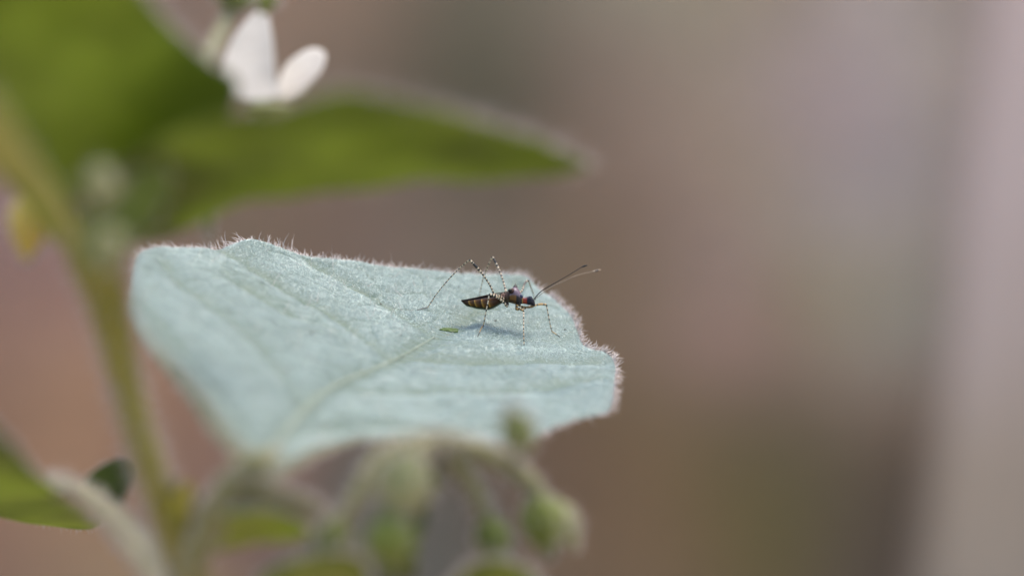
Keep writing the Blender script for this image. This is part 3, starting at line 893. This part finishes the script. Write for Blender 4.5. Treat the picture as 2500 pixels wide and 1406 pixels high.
stem([(*A, -64), (1115, 1130, -63), (1160, 1200, -62), (1198, 1290, -62)], [.65, .7, .65, .5], 'pedicel', M_PALESTEM, cyme, 350, .9)
stem([(*A, -64), (1150, 1100, -62), (1240, 1140, -60), (1305, 1190, -60), (1325, 1250, -60)], [.7, .8, .8, .7, .5], 'pedicel', M_PALESTEM, cyme, 450, .9)
stem([(*A, -64), (1160, 1085, -60), (1240, 1110, -56), (1285, 1100, -72)], [.4, .4, .4, .4], 'pedicel', M_PALESTEM, cyme, 300, .8)
bud((1288, 1105), (1238, 990), 90, 'flower_bud', M_SEPAL, cyme, -74, hairs=400, label='upright green bud in front of the leaf')
bud((1005, 1100), (955, 1285), 140, 'flower_bud', M_PALEBUD, cyme, -78, hairs=700, label='large nodding pale green bud')
bud((930, 1255), (975, 1400), 130, 'bract_and_hollow', M_SEPAL, cyme, -80, hairs=120)
bud((1080, 1120), (1010, 1230), 70, 'bract_and_hollow', M_DARKLEAF, cyme, -58, hairs=100)  # dark body standing in for the shaded hollow below the cyme head
bud((1185, 1250), (1222, 1395), 92, 'flower_bud', M_SEPAL, cyme, -62, hairs=300, label='middle nodding green bud')
bud((1305, 1195), (1345, 1365), 120, 'flower_bud', M_SEPAL, cyme, -60, hairs=500, label='outermost nodding green bud with pale petals')
bud((1345, 1215), (1408, 1345), 74, 'petal_tube', M_PALEBUD, cyme, -58, hairs=300)
bud((830, 1260), (790, 1400), 96, 'flower_bud', M_SEPAL, cyme, -72, hairs=300, label='green bud nearest the main stem')
def blade(ol, c, dzf, m, parent, lab, n=700, L=0.9):
    mm, W, N, _ = sheet(ol, c, dzf, 14, 120, 0.4, quilt(.3, 61), 0)
    o_ = mm.build('leaf', [m, m], parent); o_['label'] = lab
    stuff(rim_hairs(W, N, n, L, 0.028, .3).build('hairs', M_HAIR, o_))
    return o_
blade([(500, 1330), (505, 1280), (545, 1245), (620, 1232), (700, 1245), (760, 1290), (700, 1305), (620, 1310), (560, 1325)], (610, 1275), lerp_dz(1230, -76, 1330, -66), M_YOUNG, plant, 'bright green leaf low beside the stem')
blade([(620, 1480), (640, 1400), (700, 1362), (790, 1345), (860, 1352), (900, 1400), (860, 1500), (720, 1540)], (760, 1430), lerp_dz(1340, -76, 1540, -66), M_SEPAL, plant, 'dull green leaf cut by the lower edge')
blade([(480, 1240), (520, 1190), (590, 1160), (680, 1180), (760, 1215), (800, 1250), (740, 1232), (640, 1222), (540, 1240)], (600, 1205), lerp_dz(1150, -76, 1250, -72), M_PALESTEM, plant, 'pale hairy leaf edge above the bright green leaf')
blade([(1090, 1480), (1120, 1410), (1180, 1375), (1260, 1380), (1310, 1420), (1330, 1500), (1200, 1540)], (1200, 1450), lerp_dz(1370, -70, 1540, -62), M_SEPAL, cyme, 'green leaf cut by the lower edge')

# ------------------------------------------------------------------ the insect
def c1(x, y): return (980 + x / 4.535, 590 + y / 4.535)
def c2(x, y): return (1110 + x / 8.789, 670 + y / 8.789)
BD = float(dz_of(on_leaf(1230, 806)))
foot = {}
ins_loc = on_leaf(1230, 806)
bug = thing('assassin_bug', 'slender brown bug with horned back and long banded legs standing on the pale leaf', 'insect', ins_loc)
bm_ = MB()
BD += 0.4
secs = [  # x, top, bottom (enlarged photograph), half width in mm
    (138, 552, 566, .05), (170, 546, 605, .16), (240, 536, 672, .34), (300, 524, 694, .46), (360, 514, 706, .55), (430, 502, 728, .66), (500, 490, 742, .74), (580, 474, 750, .80),
    (660, 456, 764, .84), (730, 446, 762, .84), (800, 440, 744, .80), (860, 434, 716, .72), (920, 428, 680, .62), (970, 416, 645, .52), (1010, 400, 622, .46),
    (1060, 385, 612, .46), (1110, 368, 600, .50), (1160, 345, 604, .56), (1200, 312, 612, .64), (1240, 285, 622, .72), (1290, 272, 640, .76), (1340, 292, 650, .72),
    (1380, 330, 648, .64), (1410, 375, 640, .54), (1440, 440, 636, .42), (1465, 482, 632, .32), (1500, 488, 632, .30), (1540, 486, 640, .31), (1570, 476, 650, .36),
    (1610, 470, 655, .40), (1650, 482, 664, .38), (1685, 515, 676, .30), (1712, 560, 682, .18), (1724, 610, 672, .06)]
sa = np.array(secs, float)
n_ring = 200
xs_ = np.interp(np.linspace(0, 1, n_ring), np.linspace(0, 1, len(sa)), sa[:, 0])
def sm(k):
    w = np.interp(xs_, sa[:, 0], sa[:, k]); w2 = w.copy()
    for _ in range(4): w2[1:-1] = (w2[:-2] + 2 * w2[1:-1] + w2[2:]) / 4
    return w2
top_, bot_, hw_ = sm(1), sm(2), sm(3)
seg = 40; V = []; C = []
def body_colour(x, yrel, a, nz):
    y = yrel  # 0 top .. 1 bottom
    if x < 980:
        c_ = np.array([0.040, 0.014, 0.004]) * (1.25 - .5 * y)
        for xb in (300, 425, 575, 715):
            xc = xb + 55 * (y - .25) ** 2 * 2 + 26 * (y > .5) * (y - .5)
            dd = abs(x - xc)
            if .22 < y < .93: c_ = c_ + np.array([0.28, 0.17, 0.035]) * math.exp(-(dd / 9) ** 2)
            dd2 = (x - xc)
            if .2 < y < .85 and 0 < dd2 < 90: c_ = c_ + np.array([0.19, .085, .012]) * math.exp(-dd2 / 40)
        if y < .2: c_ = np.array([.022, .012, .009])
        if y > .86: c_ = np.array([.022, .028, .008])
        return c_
    if x < 1180:
        c_ = np.array([.065, .034, .016]) if nz > -0.1 else np.array([.02, .012, .009])
        if .1 < y < .45 and 1000 < x < 1080: c_ = np.array([.28, .16, .12])
        if y > .7: c_ = np.array([.05, .035, .012])
        return c_
    if x < 1445:
        if y < .42: c_ = np.array([.15, .105, .125]) * (1 + .3 * nz)
        elif y < .75: c_ = np.array([.15, .068, .018])
        else: c_ = np.array([.05, .028, .012])
        if x > 1320 and y > .42: c_ = np.array([.02, .018, .02])
        return c_
    if x < 1552:
        c_ = np.array([.24, .030, .012])
        if y < .22: c_ = np.array([.12, .05, .06])
        if y > .88: c_ = np.array([.05, .02, .02])
        if x < 1462: c_ = np.array([.25, .15, .04])
        return c_
    return np.array([.014, .012, .020])
for i in range(n_ring):
    for k in range(seg):
        a = 2 * math.pi * k / seg
        cy = (top_[i] + bot_[i]) / 2; ry = (bot_[i] - top_[i]) / 2
        sy = math.sin(a); cx = math.cos(a)
        yy = cy - ry * np.sign(sy) * abs(sy) ** .9
        px_, py_ = c2(xs_[i], yy)
        bumpy = 1.0
        if 980 < xs_[i] < 1180: bumpy = 1 + .10 * math.sin(xs_[i] / 14.0) * math.sin(3 * a)
        V.append(P(px_, py_, BD - hw_[i] * cx * bumpy))
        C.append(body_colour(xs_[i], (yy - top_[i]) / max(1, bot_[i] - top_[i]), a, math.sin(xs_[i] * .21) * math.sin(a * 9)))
F = [(i * seg + k, i * seg + (k + 1) % seg, (i + 1) * seg + (k + 1) % seg, (i + 1) * seg + k) for i in range(n_ring - 1) for k in range(seg)]
F += [tuple(range(seg)), tuple((n_ring - 1) * seg + k for k in range(seg))[::-1]]
bm_.v.append(np.array(V)); bm_.c.append(np.array(C)); bm_.f += F; bm_.m += [0] * len(F); bm_.n = len(V)
def blob(x, y, dz_, rx, ry, rz, col, tilt=0.0):
    a_, b_ = c2(x, y); c_ = P(a_, b_, BD + dz_); u = .144e-3 * FOCUS / 8.789
    ax = RGT * math.cos(tilt) + UPV * math.sin(tilt); ay = -RGT * math.sin(tilt) + UPV * math.cos(tilt)
    v, f = ellipsoid_geo(c_, ax * rx * u, ay * ry * u, FWD * rz * u, 14, 18); bm_.add(v, f, 0, col)
def cone(pa, pb, ra, rb, col):
    a_ = P(*c2(pa[0], pa[1]), BD + pa[2]); b_ = P(*c2(pb[0], pb[1]), BD + pb[2])
    t = np.linspace(0, 1, 10)[:, None]; pth = a_ * (1 - t) + b_ * t
    rad = ra + (rb - ra) * t[:, 0] ** .8
    v, f = tube_geo(pth, rad, 14); bm_.add(v, f, 0, col)
# horns of the pronotum, dark tipped
cone((1300, 330, .15), (1304, 218, .25), .34, .05, (.16, .11, .12)); cone((1302, 268, .2), (1306, 205, .28), .20, .04, (.012, .01, .01))
cone((1230, 370, -.4), (1185, 345, -1.15), .30, .12, (.04, .02, .015)); blob(1190, 345, -1.1, 46, 40, 40, (.014, .010, .008))
blob(1408, 465, -.35, 62, 48, 50, (.03, .035, .07), -.5); blob(1372, 560, -.36, 46, 66, 46, (.018, .015, .016))
blob(1300, 520, -.42, 70, 90, 50, (.13, .058, .015)); blob(1130, 480, -.34, 55, 60, 40, (.09, .035, .022)); blob(1035, 420, -.40, 26, 22, 22, (.32, .2, .15), .6)
blob(1130, 560, -.30, 46, 46, 40, (.05, .03, .018)); blob(1340, 640, -.2, 40, 55, 36, (.04, .025, .012)); blob(1130, 635, -.2, 36, 46, 34, (.05, .03, .015))
blob(1015, 560, -.30, 46, 40, 36, (.06, .035, .02)); blob(1600, 580, -.18, 58, 78, 44, (.012, .01, .016)); blob(1690, 640, -.02, 34, 50, 24, (.014, .011, .014), .5)

DARK = np.array([.014, .010, .008]); CREAM = np.array([.60, .46, .30]); GOLD = np.array([.34, .19, .05])
def limb(pts, rads, pattern, mbx, n=260, matslot=1, segs=8):
    q = catmull(pts, n)
    s = np.concatenate([[0], np.cumsum(np.linalg.norm(np.diff(q, axis=0), axis=1))])
    st_ = np.concatenate([[0], np.cumsum(np.linalg.norm(np.diff(np.array(pts), axis=0), axis=1))]); st_ /= st_[-1]
    rr_ = np.interp(s / s[-1], st_, rads) * 1.28
    v, f = tube_geo(q, rr_, segs)
    col = np.repeat(np.array([pattern(a, s[-1]) for a in s]), segs, axis=0)
    mbx.v.append(v); mbx.c.append(col); mbx.f += [tuple(i + mbx.n for i in ff) for ff in f]; mbx.m += [matslot] * len(f); mbx.n += len(v)
def rings(period=.42, duty=.42, base=CREAM, wide=(), fade=None):
    def f(s, L):
        u = s / L
        for a, b in wide:
            if a < u < b: return DARK * 1.5
        k = (s % period) / period
        c_ = base
        if fade is not None and u > fade: c_ = base * .5 + GOLD * .5
        return DARK if k < duty * (0.8 + .5 * math.sin(s * 5.1) ** 2) else c_
    return f
def Q1(x, y, d): return P(*c1(x, y), BD + d)
def Q2(x, y, d): return P(*c2(x, y), BD + d)
def G1(x, y): return on_leaf(*c1(x, y), 0.04)
def G2(x, y): return on_leaf(*c2(x, y), 0.04)
U = lambda a, b, t: a * (1 - t) + b * t
# near hind leg
ft = G1(167, 762); an = U(ft, G1(290, 745), 1.0) + np.array([0, 0, .12])
fm = [Q2(1075, 545, -.35), Q2(960, 470, -.8), Q2(850, 425, -1.2), Q1(985, 490, -1.35), Q1(905, 370, -1.6), Q1(835, 285, -1.8), Q1(762, 208, -2.0)]
limb(fm, [.09, .08, .065, .06, .06, .10, .08], rings(.30, .5, wide=((.84, .93),)), bm_)
kn = fm[-1]; a_dz = dz_of(an) - BD
tb = [kn, Q1(742, 212, -2.0), Q1(640, 300, -1.9 * .75 + a_dz * .25), Q1(530, 410, -1 + a_dz * .5), Q1(400, 565, -.4 + a_dz * .8), Q1(330, 670, a_dz * .95), an]
limb(tb, [.06, .05, .042, .038, .034, .034, .03], rings(.36, .42, fade=.8), bm_)
limb([an, U(an, ft, .5) + np.array([0, 0, .04]), ft], [.032, .03, .022], lambda s, L: DARK * 2, bm_, 30)
# far hind leg
fk = Q1(1012, 172, 2.6)
limb([Q2(1090, 400, .3), Q1(1155, 545, .8), Q1(1125, 430, 1.5), Q1(1085, 320, 2.0), Q1(1050, 245, 2.4), fk], [.08, .07, .06, .06, .085, .07], rings(.36, .5, wide=((.84, .92),)), bm_)
ff_ = G1(850, 640); fd = dz_of(ff_) - BD
limb([fk, Q1(1000, 180, 2.7), Q1(950, 290, 2.7 * .75 + fd * .25), Q1(900, 430, 2.7 * .4 + fd * .6), ff_ + np.array([.1, 0, .3]), ff_], [.055, .048, .04, .035, .03, .025], rings(.42, .35), bm_)
# near middle leg
ft = G2(492, 1334); an = G2(590, 1200) + np.array([0, 0, .35]); kn = Q2(762, 425, -1.5)
limb([Q2(1120, 610, -.3), Q2(1120, 685, -.55), Q2(1055, 600, -.8), Q2(960, 525, -1.0), Q2(880, 475, -1.3), kn], [.09, .085, .08, .075, .085, .075], rings(.28, .5, wide=((0, .1),)), bm_)
ad = dz_of(an) - BD
limb([kn, Q2(736, 450, -1.55), Q2(722, 560, -1.6), Q2(690, 710, -1.6 * .6 + ad * .4), Q2(648, 920, -1.6 * .3 + ad * .7), Q2(615, 1100, ad * .9), an], [.065, .055, .045, .042, .04, .036, .034], rings(.47, .38, fade=.65, wide=((.94, 1),)), bm_)
limb([an, U(an, ft, .6), ft], [.032, .028, .022], lambda s, L: DARK * 2 if s > .6 * L else GOLD, bm_, 24)
# far middle leg
ffm = on_leaf(1306, 734); kk = Q2(1578, 128, 3.0); fd = dz_of(ffm) - BD
limb([Q2(1330, 420, .4), Q2(1440, 350, 1.4), Q2(1492, 215, 2.3), Q2(1535, 155, 2.8), kk], [.07, .065, .075, .08, .06], rings(.42, .5, base=CREAM * .7, wide=((.62, .82),)), bm_)
limb([kk, Q2(1592, 150, 3.0), Q2(1640, 290, U(3.0, fd, .3)), Q2(1700, 450, U(3.0, fd, .7)), ffm], [.055, .048, .04, .036, .03], rings(.42, .4, base=CREAM * .8), bm_)
# near fore leg
ft = G1(1360, 1150); kn = Q2(1478, 775, -1.0)
limb([Q2(1345, 640, -.3), Q2(1325, 740, -.6), Q2(1400, 742, -.8), Q2(1450, 765, -.95), kn], [.10, .085, .085, .08, .07], rings(.26, .45, base=GOLD * 1.2), bm_)
fd = dz_of(ft) - BD
limb([kn, Q2(1482, 810, -1.05), Q2(1481, 900, U(-1.05, fd, .2)), Q2(1480, 1100, U(-1.05, fd, .5)), Q2(1482, 1330, U(-1.05, fd, .85)), ft + np.array([-.02, 0, .15]), ft], [.06, .05, .042, .04, .036, .032, .022], rings(.40, .4, fade=.6), bm_)
# far fore leg, reaching forward
ft = G2(2256, 1335); an = G2(2085, 1250) + np.array([0, 0, .12]); kn = Q2(1965, 645, .8); fd = dz_of(an) - BD
limb([Q2(1380, 650, .1), Q2(1480, 728, .2), Q2(1560, 700, .35), Q2(1660, 675, .5), Q2(1740, 660, .6), Q2(1850, 638, .7), kn], [.08, .07, .065, .065, .06, .075, .06], lambda s, L: (rings(.3, .45)(s, L) if s < .5 * L else (GOLD * 1.5 if (s % .6) > .13 else DARK * 3)), bm_)
limb([kn, Q2(1975, 680, .8), Q2(1995, 790, U(.8, fd, .2)), Q2(2020, 930, U(.8, fd, .5)), Q2(2052, 1080, U(.8, fd, .75)), an], [.055, .048, .042, .04, .036, .036], rings(.42, .4, fade=.7, wide=((.97, 1),)), bm_)
limb([an, U(an, ft, .5) + np.array([0, 0, .02]), ft], [.032, .028, .025], lambda s, L: GOLD * 1.2 if s < .6 * L else DARK * 2, bm_, 24)
bm_.build('body', [M_BODY, M_LIMB], bug, colours=True)

def antenna(pts, rads, pat):
    mb_ = MB(); limb(pts, rads, pat, mb_, 300, 0, 7); return mb_.build('antenna', M_LIMB, bug, colours=True)
antenna([Q1(1468, 636, -.2), Q1(1530, 565, -.5), Q1(1600, 515, -.8), Q1(1720, 447, -1.2), Q1(1860, 365, -1.8), Q1(1985, 288, -2.3), Q1(2000, 280, -2.3), Q1(2028, 270, -2.4), Q1(2058, 262, -2.5)],
        [.035, .032, .030, .028, .025, .025, .05, .065, .03], lambda s, L: DARK if s > .93 * L else (DARK if (s < .5 * L and (s % .26) < .14) else np.array([.035, .02, .012])))
antenna([Q1(1476, 640, .2), Q1(1560, 570, .8), Q1(1660, 500, 1.5), Q1(1780, 445, 2.2), Q1(1945, 372, 3.4), Q1(2105, 332, 4.5), Q1(2120, 330, 4.6), Q1(2160, 322, 4.8), Q1(2205, 312, 5.0)],
        [.030, .024, .019, .015, .013, .012, .045, .07, .035], lambda s, L: DARK * 2 if .92 * L < s < .975 * L else (DARK if (s < .62 * L and (s % .3) < .17) else CREAM * .45))
for dz_ in (-.36, .40):
    a_, b_ = c2(1625, 505); u = .144e-3 * FOCUS / 8.789
    mb_ = MB(); v, f = ellipsoid_geo(P(a_, b_, BD + dz_), RGT * 40 * u, UPV * 44 * u, FWD * 34 * u); mb_.add(v, f); mb_.build('eye', M_EYE, bug)
mb_ = MB(); limb([Q2(1705, 668, -.02), Q2(1650, 694, -.02), Q2(1560, 706, -.05), Q2(1480, 692, -.05), Q2(1440, 668, -.05)], [.08, .08, .065, .05, .03], lambda s, L: GOLD * .5, mb_, 60, 0)
mb_.build('beak', M_LIMB, bug, colours=True)
# folded wings along the back
mb_ = MB(); wq = [(1120, 384, 26), (1020, 396, 30), (900, 416, 34), (740, 446, 34), (560, 480, 26), (380, 515, 18), (230, 542, 10), (92, 556, 3)]
Vw = []
for x, y, h in wq:
    for k in range(12):
        a = 2 * math.pi * k / 12
        hwid = .62 * math.sqrt(max(.02, h / 34)) * (0.5 if x > 1000 else 1)
        Vw.append(P(*c2(x, y - h * .25 - h * .35 * math.sin(a)), BD - hwid * math.cos(a)))
mb_.add(Vw, [(i * 12 + k, i * 12 + (k + 1) % 12, (i + 1) * 12 + (k + 1) % 12, (i + 1) * 12 + k) for i in range(len(wq) - 1) for k in range(12)] + [tuple(range(12))])
mb_.build('wing', M_WING, bug)
print('plant verts', sum(len(o.data.vertices) for o in scene.objects if o.type == 'MESH'))
